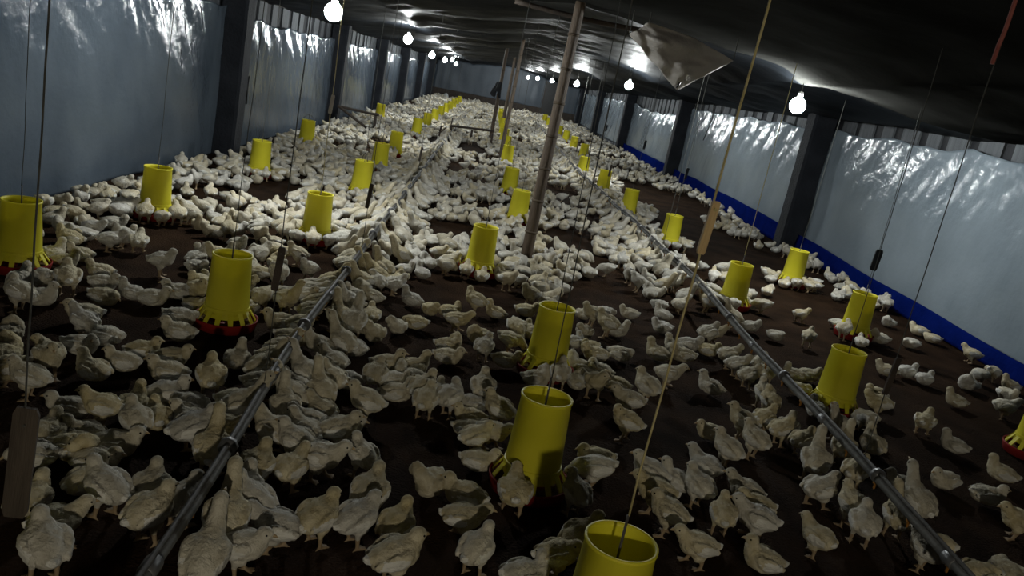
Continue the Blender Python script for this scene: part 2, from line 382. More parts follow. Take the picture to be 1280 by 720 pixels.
# ------------------------------------------------------------------ feeders
def feeder_meshes():
    d = {}
    d['pan'] = MB().lathe([(0.001, 0.008), (0.13, 0.008), (0.155, 0.016), (0.166, 0.058), (0.172, 0.06), (0.172, 0.052), (0.160, 0.004), (0.13, 0.0), (0.001, 0.0)], 36).mesh('pan', MT['pan'])
    d['hopper'] = MB().lathe([(0.120, 0.075), (0.118, 0.10), (0.103, 0.405), (0.107, 0.408), (0.107, 0.418), (0.099, 0.418), (0.099, 0.402), (0.114, 0.10), (0.116, 0.075), (0.120, 0.075)], 40).mesh('hopper', MT['yellow'])
    g = MB()
    n = 14
    for k in range(n):                        # flared fingers of the feeding grill
        t = 2*math.pi*(k+0.5)/n
        wa, wb = 0.62*math.pi/n, 0.34*math.pi/n
        P = lambda r, a, z: (r*math.cos(t+a), r*math.sin(t+a), z)
        vs_ = [P(0.119, -wa, 0.118), P(0.119, wa, 0.118), P(0.160, wb, 0.056), P(0.160, -wb, 0.056),
               P(0.115, -wa, 0.128), P(0.115, wa, 0.128), P(0.155, wb, 0.050), P(0.155, -wb, 0.050)]
        g.add(vs_, [(0,1,2,3),(7,6,5,4),(0,4,5,1),(1,5,6,2),(2,6,7,3),(3,7,4,0)])
    g.lathe([(0.118, 0.10), (0.122, 0.105), (0.121, 0.128), (0.117, 0.13)], 36)
    d['grill'] = g.mesh('grill', MT['yellow'], False)
    f = MB().lathe([(0.001, 0.30), (0.05, 0.292), (0.1045, 0.275)], 28); d['feed'] = f.mesh('feed', MT['feed'])
    d['pan_feed'] = MB().lathe([(0.10, 0.045), (0.13, 0.036), (0.158, 0.030)], 28).mesh('pan_feed', MT['feed'])
    d['rod'] = MB().tube([(0, 0, 0.02), (0, 0, 0.50)], 0.004, 6).mesh('rod', MT['wire'])
    b = MB().tube([(0.1, 0, 0.405), (0.085, 0, 0.45), (0.04, 0, 0.49), (0, 0, 0.505), (-0.04, 0, 0.49), (-0.085, 0, 0.45), (-0.1, 0, 0.405)], 0.0035, 6)
    d['bail'] = b.mesh('bail', MT['wire'])
    return d
FM = feeder_meshes()
FEED = []                                     # (x, y, row, index)
def feeder(x, y, row, i, bail=True, s=1.0, z=0.0):
    root = obj('hanging_feeder', None, None, (x, y, z), random.uniform(0, 6.28)); root.scale = (s, s, s)
    for k in ('pan', 'hopper', 'grill', 'feed', 'pan_feed', 'rod'): obj(k, FM[k], root)
    if bail: obj('bail', FM['bail'], root)
    tag(root, 'yellow hopper feeder with red pan, %s from the camera in the %s row' % (ordw(i), row), 'feeder', 'hanging feeders on the floor')
    FEED.append((x, y, row, i)); return root
def foot(x, y): p = on_z(x, y, 0.415); return Vector((p.x, p.y, 0))      # from the middle of a hopper rim down to the floor
rows = {
 'wall-side left': [foot(27, 250), foot(198, 209), foot(328, 176)]+[Vector((-2.72, 12.8, 0)), Vector((-2.7, 20.9, 0))],
 'inner left': [Vector((-1.40, 1.98, 0)), foot(291, 318), foot(401, 242), foot(456, 201), foot(478, 179), foot(497, 165)]+[Vector((-1.5, y, 0)) for y in (18.2, 20.9, 23.6, 26.3, 29.0, 31.7, 34.4, 37.1, 39.8)],
 'centre': [foot(777, 677), foot(684, 496), foot(697, 384), foot(608, 283), foot(653, 238), foot(641, 210)]+[Vector((0.5, y, 0)) for y in (15.6, 18.2, 20.9, 23.6, 26.3, 29.0, 31.7, 34.4)],
 'inner right': [foot(1062, 438), foot(928, 330), foot(844, 269), foot(791, 237), foot(758, 213), foot(732, 196)]+[Vector((2.6, y, 0)) for y in (21.0, 23.7, 26.4, 29.2, 32.0, 35.0, 38.0)],
 'wall-side right': [foot(1318, 494), foot(1082, 367), foot(1000, 313)]+[Vector((3.9, 12.9, 0)) for _ in range(0)],
}
for row, ps in rows.items():
    for i, p in enumerate(ps): feeder(p.x, p.y, row, i, bail=(i > 2 and random.random() < 0.4), s=1.0, z=p.z)

# ------------------------------------------------------------------ drinker lines
DRINK = {}
def drinker(pix, hz, lab, name, far):
    pts = [on_z(x, y, z) for (x, y), z in zip(pix, hz)]
    d = (pts[1]-pts[0]).normalized()
    pts = [pts[0]-d*1.2]+pts+[Vector((far[0], far[1], 0.2))]
    # resample
    dense = []
    for a, b in zip(pts[:-1], pts[1:]):
        n = max(1, int((b-a).length/0.15))
        for j in range(n): dense.append(a.lerp(b, j/n))
    dense.append(pts[-1])
    sm = [Vector(p) for p in dense]
    for _ in range(14):
        sm = [sm[0]]+[(sm[i-1]+sm[i]*2+sm[i+1])/4 for i in range(1, len(sm)-1)]+[sm[-1]]
    for i, p in enumerate(sm): p.z += 0.008*math.sin(p.y*2.1)
    root = obj('drinker_line', None, None, (sm[0].x, sm[0].y, 0))
    off = Vector((sm[0].x, sm[0].y, 0))
    MB().tube([p-off for p in sm], 0.020, 10).build('pipe', MT['pipe'], root, True)
    MB().tube([p-off+Vector((0.0, 0, 0.026)) for p in sm], 0.009, 8).build('support_rail', MT['wire'], root, True)
    cm = MB().tube([(0, -0.035, 0), (0, -0.03, 0), (0, 0.03, 0), (0, 0.035, 0)], [0.02, 0.026, 0.026, 0.02], 10).mesh('coupling', MT['coupling'])
    hm = MB().tube([(0, -0.012, 0.012), (0, 0.012, 0.012)], 0.034, 8).mesh('clamp', MT['coupling'])
    nm = MB().lathe([(0.001, -0.055), (0.005, -0.05), (0.006, -0.03), (0.012, -0.026), (0.012, -0.014), (0.001, -0.012)], 8).mesh('nipple', MT['nipple'])
    acc = 0; last = sm[0]; k = 0
    for i in range(1, len(sm)-1):
        acc += (sm[i]-last).length; last = sm[i]
        dirv = (sm[i+1]-sm[i-1]); rz = math.atan2(-dirv.x, dirv.y)
        if acc > 0.29 and sm[i].y < 16:
            acc = 0; k += 1
            obj('nipple', nm, root, sm[i]-off)
            if k % 2 == 0: obj('coupling' if k % 4 == 0 else 'clamp', cm if k % 4 == 0 else hm, root, sm[i]-off, rz)
    tag(root, lab, 'drinker line', 'nipple drinker lines')
    DRINK[name] = sm
    return sm
dl = drinker([(180, 720), (270, 590), (350, 450), (403, 378), (455, 310), (545, 190)], [0.21, 0.2, 0.2, 0.2, 0.2, 0.2],
             'grey nipple drinker pipe left of the bamboo posts', 'left', (-0.72, 44))
dr = drinker([(1190, 700), (1060, 560), (950, 440), (860, 340), (790, 275), (720, 212)], [0.22, 0.22, 0.22, 0.22, 0.22, 0.22],
             'grey nipple drinker pipe right of the bamboo posts', 'right', (1.95, 44))
def near_line(sm, y): return min(sm, key=lambda p: abs(p.y-y))

# ------------------------------------------------------------------ ropes and tags
def rope(a, b, lab, m='rope', r=0.0045, parts=()):
    """a = top, b = bottom; parts = (name, material, centre z, length, width)"""
    a, b = Vector(a), Vector(b)
    root = obj('hanging_rope', None, None, b)
    n = 14
    MB().tube([(a-b)*(1-j/n)+Vector((0.006*nz(j*0.5, a.x, 3), 0, 0)) for j in range(n+1)], r, 6).build('cord', MT[m], root, True)
    for nm, pm, z, ln, wd in parts:
        t = (z-b.z)/(a.z-b.z); c = (a-b)*t
        bx = MB(); hw = wd/2
        # a lath with chamfered ends and drilled notches
        pr = [(-hw*0.75, -ln/2), (hw*0.75, -ln/2), (hw, -ln/2+wd*0.3), (hw, ln/2-wd*0.3), (hw*0.75, ln/2), (-hw*0.75, ln/2), (-hw, ln/2-wd*0.3), (-hw, -ln/2+wd*0.3)]
        vs_ = [(x, -0.012, z_) for x, z_ in pr]+[(x, -0.002, z_) for x, z_ in pr]
        bx.add(vs_, [tuple(range(8)), tuple(reversed(range(8, 16)))]+[(k, k+8, (k+1) % 8+8, (k+1) % 8) for k in range(8)])
        o = bx.build(nm, MT[pm], root, False, c); o.rotation_euler = (0, 0.06, 0.15)
        MB().tube([(0, -0.016, ln*0.35), (0, 0.006, ln*0.35)], r*1.5, 6).build('knot', MT[m], o)
    return tag(root, lab, 'rope', 'ropes hanging from the ceiling')
def roof_at(x, y): return (x, y, roof_z(x, y)-0.004)
def fr(row, i): p = rows[row][i]; return p
ROPED = set()
def frope(row, i, m, parts=(), ztop=0.5):
    p = fr(row, i); ztop += p.z-0.002; ROPED.add((row, i))
    return rope(roof_at(p.x+random.uniform(-0.03, 0.03), p.y), (p.x, p.y, ztop), 'rope holding the %s feeder of the %s row' % (ordw(i), row), m, 0.0032 if m == 'rope' else 0.0024, parts)
p = fr('centre', 0); zt = on_y(879, 283, p.y).z
frope('centre', 0, 'rope', (('wood_lath', 'wood', zt, 0.14, 0.022),))
p = fr('inner left', 0); zt = on_y(27, 590, 1.95).z
pt = on_y(30, 512, 1.95)
rope(roof_at(pt.x+0.02, 1.95), (pt.x, 1.95, 0.34), 'rope with a wide wooden lath at the bottom left, by the first inner-left feeder', 'darkrope', 0.0026,
     (('wood_lath', 'lathwood', pt.z-0.15, 0.32, 0.062),))
zt = on_y(413, 130, fr('inner left', 2).y).z
frope('inner left', 2, 'rope', (('wood_lath', 'sack', zt, 0.15, 0.03),))
for row, i in (('wall-side left', 0), ('wall-side left', 1), ('inner left', 1)): frope(row, i, 'darkrope')
frope('inner right', 1, 'rope'); frope('inner right', 0, 'darkrope')
zt = on_y(1106, 327, fr('wall-side right', 1).y).z
frope('wall-side right', 1, 'darkrope', (('black_lath', 'black', zt, 0.19, 0.07),))
frope('wall-side right', 2, 'darkrope'); frope('inner right', 2, 'darkrope'); frope('centre', 3, 'darkrope')
for i in (3, 4): frope('inner left', i, 'darkrope')
for i in (4, 5): frope('centre', i, 'darkrope')
for i in (3, 4): frope('inner right', i, 'darkrope')
for row in rows:
    for i, p in enumerate(rows[row]):
        if (row, i) not in ROPED and p.y < 30 and (row, i) != ('inner left', 0): frope(row, i, 'darkrope')
def drope(sm, name, y, i, tz=None, m='darkrope', tm='darkwood'):
    q = near_line(sm, y)
    rope(roof_at(q.x, q.y), (q.x, q.y, q.z+0.03), 'cord holding up the %s drinker pipe, %s from the camera' % (name, ordw(i)), m, 0.0024,
         (('wood_lath', tm, tz, 0.18, 0.028),) if tz else ())
zA = on_y(348, 335, on_z(333, 488, 0.2).y).z
for i, (y, tz) in enumerate([(on_z(333, 488, 0.2).y, zA), (on_z(448, 315, 0.2).y, 0.62), (10.3, 0.5), (14.0, 0.55), (18.0, 0.5)]): drope(dl, 'left', y, i, tz)
for i, (y, tz) in enumerate([(on_z(1085, 587, 0.22).y, 0.66), (8.3, None), (12.2, 0.6), (16.0, 0.6)]): drope(dr, 'right', y, i, tz)
e = on_y(1240, 80, 2.6)
rope(roof_at(e.x+0.02, 2.6), e, 'short red rope end dangling from the ceiling at the right', 'redrope', 0.007)
# loose cords hung against the sheets
for i, (x0, y0, x1, y1, Y, mt_) in enumerate([(311, 95, 306, 130, 11.5, 'black'), (893, 120, 888, 178, 0, 'darkrope')]):
    X = XL+0.17 if i == 0 else XR-0.2
    a, b = on_x(x0, y0, X), on_x(x1, y1, X)
    o = MB().tube([(a.x, a.y, a.z), ((a.x+b.x)/2, (a.y+b.y)/2, (a.z+b.z)/2), (a.x, a.y, b.z)], 0.02 if i == 0 else 0.008, 6).build('sheet_cord', MT[mt_], None, True)
    tag(o, 'short dark cord hanging against the %s' % ('left sheet just past the first pillar' if i == 0 else 'right sheet just past the first pillar'), 'cord', 'cords against the sheets')
for i, (x, y) in enumerate([(858, 217), (806, 181), (758, 160)]):
    q = on_x(x, y, XR-0.32)
    rope(roof_at(q.x, q.y), (q.x, q.y, q.z-0.2), 'thin cord with a black weight before the right sheets, %s from the camera' % ordw(i), 'darkrope', 0.003, (('weight', 'black', q.z, 0.26, 0.07),))
# small rail and leaning poles
def rail(name, segs, r, lab, cat, m='darkwood', legs=()):
    root = obj(name, None, None, (segs[0][0][0], segs[0][0][1], 0)); off = Vector((segs[0][0][0], segs[0][0][1], 0))
    for k, (a, b) in enumerate(segs): MB().tube([Vector(a)-off, (Vector(a)+Vector(b))/2-off, Vector(b)-off], r, 7).build('bar' if k not in legs else 'leg', MT[m], root, True)
    return tag(root, lab, cat)
g0, g1 = on_y(563, 157, 19.5), on_y(618, 164, 19.5)
rail('low_rail', [(g0, g1)]+[((x, 19.5, 0), (x, 19.5, g0.z)) for x in (g0.x+0.03, (g0.x+g1.x)/2, g1.x-0.03)], 0.028, 'low dark wooden rail across the middle lane far down the shed', 'rail', legs=(1, 2, 3))
h0, h1, h2 = on_x(419, 125, -3.0), on_x(449, 131, -2.6), on_x(444, 141, -2.6)
rail('leaning_poles', [((-3.05, 17.0, 0.42), (-2.3, 17.6, 0.36)), ((-3.05, 16.9, 0.44), (-2.35, 17.2, 0.03)), ((-2.35, 17.58, 0.0), (-2.35, 17.58, 0.4))], 0.028, 'dark wooden poles nailed into a low gate by the second left pillar', 'gate', legs=(2,))
o = MB().lathe([(0.001, 0.0), (0.12, 0.0), (0.14, 0.03), (0.14, 0.18), (0.10, 0.25), (0.05, 0.28), (0.05, 0.30), (0.001, 0.31)], 18).build('white_can', MT['cap'], None, True, (on_y(559, 110, 44.5).x, 44.5, 0.0)); tag(o, 'small white can standing by the far end boards', 'can')

# ------------------------------------------------------------------ chick meshes
def ell(m, c, r, rot=None, n=2):
    bm = bmesh.new(); bmesh.ops.create_icosphere(bm, subdivisions=n, radius=1.0)
    mtx = Matrix.Translation(Vector(c)) @ (rot.to_4x4() if rot else Matrix.Identity(4)) @ Matrix.Diagonal((*r, 1))
    bm.transform(mtx); bm.verts.index_update()
    m.add([v.co[:] for v in bm.verts], [[v.index for v in f.verts] for f in bm.faces]); bm.free()
def chain(m, pts, rad, n=9):
    m.tube(pts, rad, n)
    for p, r in zip(pts, rad): ell(m, p, (r, r, r), None, 1)
def ry(a): return Matrix.Rotation(a, 3, 'Y')
def rz_(a): return Matrix.Rotation(a, 3, 'Z')
def chick_source(neck, head, hdir, zb, pitch, legs, wing=0.0, spread=0.0):
    """body facing +x; neck = chain of points, head = centre, hdir = beak direction, zb = body height"""
    m = MB()
    rot = ry(-pitch)
    P = lambda x, y, z: tuple(rot @ Vector((x, y, z))+Vector((0, 0, zb)))
    ell(m, P(0, 0, 0), (0.078, 0.064, 0.056), rot)
    ell(m, P(0.036, 0, -0.002), (0.052, 0.056, 0.053), rot)
    ell(m, P(-0.036, 0, 0.004), (0.053, 0.055, 0.047), rot)
    ell(m, P(-0.074, 0, 0.018), (0.032, 0.024, 0.018), rot)
    chain(m, [P(-0.078, 0, 0.018), P(-0.102, 0, 0.03)], [0.014, 0.007], 7)
    for s in (-1, 1):
        ell(m, P(-0.008, s*(0.058+spread), 0.010), (0.052, 0.015, 0.032), rot @ rz_(s*0.12))
        ell(m, P(-0.055, s*(0.050+spread*1.4), 0.010), (0.034, 0.010, 0.018), rot @ rz_(s*0.25))
        ell(m, P(0.025, s*(0.050+spread*0.4), 0.014), (0.028, 0.018, 0.024), rot)
    nr = [0.043, 0.036, 0.029, 0.026]
    pts = [P(0.055, 0, 0.012)]+[Vector(p) for p in neck]
    chain(m, pts, [nr[min(i, 3)] for i in range(len(pts))], 9)
    hd = Vector(hdir).normalized()
    q = Vector((1, 0, 0)).rotation_difference(hd).to_matrix()
    ell(m, head, (0.032, 0.0265, 0.0275), q)
    ell(m, Vector(head)+hd*0.016, (0.019, 0.0175, 0.0175), q, 1)
    segs = []
    if legs:
        for s in (-1, 1):
            dx = legs*s
            ell(m, (0.005+dx*0.3, s*0.03, zb-0.038), (0.032, 0.024, 0.030), None)
            k = (-0.006+dx*0.6, s*0.032, zb-0.060); f = (0.004+dx, s*0.033, 0.008)
            chain(m, [k, f], [0.0115, 0.0075], 7); segs.append((k, f))
            for a in (-0.5, 0.0, 0.5):
                t = (f[0]+0.036*math.cos(a), f[1]+0.036*math.sin(a), 0.0055); chain(m, [f, t], [0.0068, 0.005], 6); segs.append((f, t))
            t = (f[0]-0.02, f[1], 0.0055); chain(m, [f, t], [0.0065, 0.005], 6); segs.append((f, t))
    else:
        for s in (-1, 1): ell(m, (0.0, s*0.032, zb-0.02), (0.05, 0.026, 0.028), None)
    return m, segs, Vector(head), hd, q
def seg_dist(p, a, b):
    a, b = Vector(a), Vector(b); d = b-a; t = max(0, min(1, (p-a).dot(d)/d.length_squared)); return (p-(a+d*t)).length
def evaluate(me, mods):
    o = bpy.data.objects.new('tmp', me); C.objects.link(o)
    for t, kw in mods:
        md = o.modifiers.new(t, t)
        for k, v in kw.items(): setattr(md, k, v)
    dg = bpy.context.evaluated_depsgraph_get()
    r = bpy.data.meshes.new_from_object(o.evaluated_get(dg))
    bpy.data.objects.remove(o); return r
POSES = {}
def make_pose(name, *a, **k):
    m, segs, head, hd, q = chick_source(*a, **k)
    src = m.mesh('chick_src', MT['down'])
    me = evaluate(src, [('REMESH', dict(mode='VOXEL', voxel_size=0.0056)), ('SMOOTH', dict(factor=0.5, iterations=3))])
    me.name = 'chick_'+name
    me.materials.clear(); me.materials.append(MT['down']); me.materials.append(MT['shank']); me.materials.append(MT['wing'])
    seed = len(POSES)*5.0
    zmin = min(v.co.z for v in me.vertices)
    for v in me.vertices:
        c = v.co
        near = min([seg_dist(c, *s) for s in segs]) if segs else 1
        if near > 0.016 and (c-head).length > 0.03:
            c += v.normal*(0.0030*noise.noise(c*60+Vector((seed, 0, 0)))+0.0016*noise.noise(Vector((c.x*80, c.y*190, c.z*190))+Vector((0, seed, 0))))
        if not segs and c.z < 0.006: c.z = 0.006*0+max(c.z, 0.0)
    for pl in me.polygons:
        pl.use_smooth = True
        if segs and pl.center.z < 0.052 and min(seg_dist(pl.center, *s) for s in segs) < 0.0145: pl.material_index = 1
    pitch, zb = a[4], a[3]; inv = ry(-pitch).transposed(); sp = k.get('spread', 0.0)
    for pl in me.polygons:
        if pl.material_index: continue
        c = inv @ (pl.center-Vector((0, 0, zb)))
        if abs(c.y)-sp > 0.044 and ((c.x+0.028)/0.062)**2+((c.z-0.004)/0.030)**2 < 0.75+0.5*noise.noise(pl.center*45): pl.material_index = 2
        elif c.x < -0.088: pl.material_index = 2
    zmin = min(v.co.z for v in me.vertices)
    for v in me.vertices: v.co.z -= zmin
    # beak and eyes, shared child meshes
    tip = head+hd*0.028-Vector((0, 0, zmin)); up = q @ Vector((0, 0, 1)); sd = q @ Vector((0, 1, 0))
    bk = MB().tube([tip-hd*0.004, tip+hd*0.008-up*0.001, tip+hd*0.019-up*0.005], [0.0085, 0.006, 0.0012], 8).mesh('beak', MT['beak'])
    ey = []
    for s in (-1, 1):
        b = MB(); ell(b, head-Vector((0, 0, zmin))+hd*0.010+up*0.006+sd*s*0.0225, (0.0045, 0.0045, 0.0045), None, 1); ey.append(b.mesh('eye', MT['eye']))
    tris = sum(len(p.vertices)-2 for p in me.polygons)
    low = evaluate(me, [('TRIANGULATE', {}), ('DECIMATE', dict(ratio=340/tris))])
    low2 = evaluate(me, [('TRIANGULATE', {}), ('DECIMATE', dict(ratio=130/tris))])
    def arr(mm):
        v = np.empty(len(mm.vertices)*3); mm.vertices.foreach_get('co', v)
        mm.calc_loop_triangles(); t = np.empty(len(mm.loop_triangles)*3, int); mm.loop_triangles.foreach_get('vertices', t)
        mi = np.empty(len(mm.loop_triangles), int); mm.loop_triangles.foreach_get('material_index', mi)
        return v.reshape(-1, 3), t.reshape(-1, 3), mi
    POSES[name] = dict(me=me, beak=bk, eyes=ey, low=arr(low), low2=arr(low2))
# sitting
make_pose('sit', [(0.072, 0, 0.084), (0.076, 0, 0.102)], (0.082, 0, 0.113), (1, 0, -0.1), 0.057, 0.06, 0)
make_pose('sit_up', [(0.062, 0, 0.10), (0.068, 0, 0.126)], (0.073, 0, 0.141), (1, 0, -0.05), 0.057, 0.16, 0)
make_pose('sit_side', [(0.068, 0.008, 0.086), (0.070, 0.022, 0.106)], (0.072, 0.032, 0.117), (0.4, 1, -0.1), 0.057, 0.05, 0)
make_pose('sit_tucked', [(0.066, -0.012, 0.074)], (0.080, -0.022, 0.077), (0.9, -0.4, -0.35), 0.057, -0.02, 0, spread=0.006)
make_pose('sit_preen', [(0.066, 0.02, 0.10), (0.056, 0.052, 0.128)], (0.036, 0.068, 0.106), (-0.8, 0.35, -0.5), 0.057, 0.08, 0)
# standing
make_pose('stand', [(0.060, 0, 0.156), (0.068, 0, 0.180)], (0.075, 0, 0.194), (1, 0, -0.1), 0.128, 0.28, 0.008)
make_pose('stand_side', [(0.060, -0.006, 0.156), (0.066, -0.018, 0.178)], (0.068, -0.028, 0.191), (0.5, -1, -0.12), 0.128, 0.28, -0.01)
make_pose('walk', [(0.074, 0, 0.142), (0.088, 0, 0.158)], (0.098, 0, 0.168), (1, 0, -0.15), 0.108, 0.12, 0.026)
make_pose('peck', [(0.080, 0, 0.095), (0.098, 0, 0.078)], (0.110, 0, 0.064), (0.75, 0, -0.65), 0.104, -0.16, 0.010)
make_pose('drink', [(0.062, 0, 0.165), (0.080, 0, 0.205), (0.092, 0, 0.232)], (0.103, 0, 0.249), (0.8, 0, 0.5), 0.128, 0.42, 0.006)

# ------------------------------------------------------------------ chick positions read off the photograph
# x, y [, heading in view degrees: 0 right, 90 away, 180 left, 270 to camera [, pose]]
HAND = '''102,313,180 87,305,200 67,319,20 35,321,60 127,334,180,sit 129,349,0,sit 130,366,0,sit_tucked 30,345,90,sit_up 50,349 84,355,120,stand 24,374 50,366,0
107,386,200,sit 167,360,180,sit_up 190,367,20,sit 201,332,0,stand 225,360,200 132,414,180,sit 105,405,150 62,432 100,425,0 10,410,60 5,437 117,456,160,sit_up 155,446,180,sit 177,432,30,sit
215,440,20,sit 212,460,180,sit 225,392,0 225,410,180 60,457 37,479,180,stand 10,462
94,505,190,sit 123,511,180,walk 167,500,90,sit_up 167,534,130,stand 142,548,20,sit 100,534,180,sit 62,536,90 60,559,200 83,555,0 115,569,0,sit 108,591,60,sit_up 133,622,150,stand 69,657,40,walk 56,699,130,stand 37,616,90
297,443,90,sit_up 263,480,110,stand 211,487,40,sit 234,497,180,sit_tucked 230,518,160,sit 205,516,120 249,547,40,stand 305,520 272,543 292,507 324,480 330,464 342,455 359,449 351,501 367,518 359,493 317,545 351,553,160
197,622,100,stand 203,649,60,stand 240,643,70,stand 297,580,100,drink 315,589,80,stand 347,591,70,walk 276,660,100,drink 315,649,150,stand 301,620,90,stand 284,699,0,stand 234,703,90,drink 374,660,180,walk
352,399,200 400,384,20 394,396,15 377,412,20 373,428,20 440,411,90,drink 421,403,110,drink 452,403,120 465,389,100 469,412,270,sit_preen 440,430,150 423,436,150,drink 396,436 417,455,150 411,478,140,walk 386,478 442,470,180 465,474,80,stand 484,449,0,sit_up
498,403,270,sit_preen 521,398,180,sit_tucked 517,455,30,sit_up 494,470,0,sit 513,465,200,sit_preen 500,486,10,sit_up 527,497,60,stand 457,513,180,stand 382,501,120,drink 390,515,150,walk 365,517,110,drink 423,531,0,sit
571,401,0,walk 562,384,20 594,382 621,386,160 658,384,0 560,440,0,sit 560,427,0,sit_preen 604,438,70,stand 600,415,200,sit_preen 637,426,0,peck 646,412 662,411 667,451 675,469,0 690,463,80,stand 602,492,90,stand 590,503,200,sit 592,515,180,sit 619,520,150,stand 592,530,0,sit 529,501,80,stand 560,505,50,stand_side 546,488,90
730,388 740,397,200 757,386,0 732,411 759,411,160,stand 772,409,0,sit_up 788,388,180,sit 830,390,150,sit_up 829,405,180,sit 724,425 734,429 745,438,180,sit 776,438,0,sit_tucked 824,438,150,sit_up 845,430,150,sit_up 861,427,0,sit 855,440,180,sit 709,467,90 725,455,180 733,478,270,stand_side 752,459,150 772,476,160,sit 807,492,130,stand 834,470,0,walk 786,505,180,walk
370,537,140,walk 420,543,20,stand 393,575,0,walk 453,577,130,stand 387,660,60,stand 417,660,50,stand 460,630,80,stand 493,667,70,stand 490,709,30,stand 540,597,250,sit_preen 583,613,160,sit 577,650,0,walk 593,697,60,stand 597,557,30,stand 613,570,0 610,540,330,walk
783,535,160,stand_side 747,570,200 743,590,180 657,600,90 717,623,110,stand 657,712,20 693,702,10 723,686,40,stand
811,598,160,stand 820,622,170,walk 835,650,160,stand 872,687,180,walk 872,616,120,stand 881,586,130,walk 847,595,150,sit_up 908,570,130,stand 890,534,190,sit 942,558,120,stand 927,534,150,stand 954,526,40,walk 902,650,80,stand 933,619,150,walk 945,635,180,walk 945,656,160,walk 957,693,170,sit_up 982,546,30,stand 963,505,90,stand
939,404,0,sit_preen 916,401 970,415,0,sit_tucked 1000,394,10,walk 1010,424,60,stand 884,421,30 900,420,0 886,433,0,sit 909,448,20,walk 936,456,30 920,460,0 939,474,20 957,469,60,stand 890,479,150,sit_up 996,465,150 1010,465,0 1005,485,10 1030,506,90 964,502,90,stand
1048,402,0 1056,415,30 1078,424,80 1101,420,150 1112,400,180 1150,411,150,sit 1167,420,150,sit_tucked 1140,426,180,sit_tucked 1110,459,150,sit 1135,461,20,sit 1157,470,30,sit 1197,497,160,sit_up 1155,530,50,walk 1195,552,160,sit_up 1092,552,90,sit_up 1096,490,200 1098,508,180 1082,526 1048,538 1215,445,140 1212,477,180 1225,470 1240,467,30 1260,490 1255,512,0 1265,478
997,553,30,stand 991,537,60 1016,587,70,drink 1022,617,30,walk 1052,567,60,drink 1063,642,100,stand 1047,592,40,stand 1077,664,70,stand 1022,676,120,walk 1110,653,80,drink 1133,692,120,stand 1130,600,150,sit 1183,595,200,sit 1144,640,100,drink 1235,614,0,sit 1255,587,150,sit_up 1272,656,180 1172,684,120 1224,712,20 1260,709,90'''
chicks = []                                   # dict(x, y, h, pose, s)
def feeder_near(x, y):
    return min(((math.hypot(x-f[0], y-f[1]), f) for f in FEED), key=lambda t: t[0])
def line_near(x, y):
    best = None
    for nme, sm in DRINK.items():
        q = near_line(sm, y); d = x-q.x
        if best is None or abs(d) < abs(best[1]): best = (nme, d)
    return best
SIT = ['sit', 'sit_up', 'sit_side', 'sit_tucked', 'sit_preen']
for tok in HAND.split():
    t = tok.split(','); p = on_z(float(t[0]), float(t[1]), 0.07)
    h = float(t[2]) if len(t) > 2 else None; pose = t[3] if len(t) > 3 else None
    chicks.append(dict(x=p.x, y=p.y, h=h, pose=pose, hand=True))
NH = len(chicks)
# the flock further back: floor positions drawn at random, thick round feeders and drinkers, thin in the bare lanes
def bare(x, y):
    for bx, by, rx, ry_ in ((3.3, 10.6, 0.75, 2.2), (3.4, 14.5, 0.8, 1.6), (-0.15, 8.2, 0.3, 0.5), (0.05, 5.75, 0.42, 0.55), (0.2, 9.9, 0.4, 0.5), (1.35, 6.2, 0.45, 0.9),
                          (-2.05, 8.4, 0.28, 0.8), (1.15, 9.0, 0.3, 0.6), (-2.1, 5.9, 0.4, 0.35), (0.3, 12.0, 0.4, 0.8), (3.2, 7.0, 0.45, 0.9), (-0.2, 17.5, 0.35, 1.2), (1.3, 13.0, 0.35, 0.8)):
        if ((x-bx)/rx)**2+((y-by)/ry_)**2 < 1: return True
    return False
cell = {}
def ckey(x, y): return (int(math.floor(x/0.25)), int(math.floor(y/0.25)))
def free(x, y, md):
    cx, cy = ckey(x, y)
    for i in (-1, 0, 1):
        for j in (-1, 0, 1):
            for (a, b) in cell.get((cx+i, cy+j), ()):
                if (a-x)**2+(b-y)**2 < md*md: return False
    return True
def put(x, y): cell.setdefault(ckey(x, y), []).append((x, y))
for c in chicks: put(c['x'], c['y'])
POSTS = [(b0.x, b0.y), (c0.x, c0.y), (c1.x, c1.y), (c2.x, c2.y)]
def allowed(x, y):
    px, py = proj((x, y, 0.07))
    if px < 240 and py > 306: return False
    if py > 384: return False
    if px < -60 or px > 1340: return False
    if min(math.hypot(x-a, y-b) for a, b in POSTS) < 0.13: return False
    if any(abs(x-a) < 0.31 and abs(y-b) < 0.33 for a, b in LP+RP): return False
    return feeder_near(x, y)[0] > 0.225
def addc(x, y, h=None, pose=None, md=0.15):
    if XL+0.3 < x < XR-0.33 and 4.0 < y < Y1-0.3 and allowed(x, y) and free(x, y, md):
        put(x, y); chicks.append(dict(x=x, y=y, h=h, pose=pose, hand=False)); return True
for (fx, fy, row, i) in FEED:
    if fy > 40: continue
    for k in range(17):
        a = 2*math.pi*k/17+random.uniform(-0.15, 0.15); r = random.uniform(0.235, 0.27)
        if random.random() < 0.85: addc(fx+r*math.cos(a), fy+r*math.sin(a), math.degrees(a)+180+random.uniform(-25, 25), random.choice(['peck', 'peck', 'sit', 'stand', 'walk']), 0.082)
for nme, sm in DRINK.items():
    for p in sm:
        for s in (-1, 1):
            if p.y < 42 and random.random() < (0.85 if nme == 'left' else 0.45):
                addc(p.x+s*random.uniform(0.09, 0.20), p.y+random.uniform(-0.07, 0.07), (180 if s > 0 else 0)+random.uniform(-60, 60), random.choice(['drink', 'drink', 'stand', 'walk', 'stand_side']), 0.09)
y = 8.0
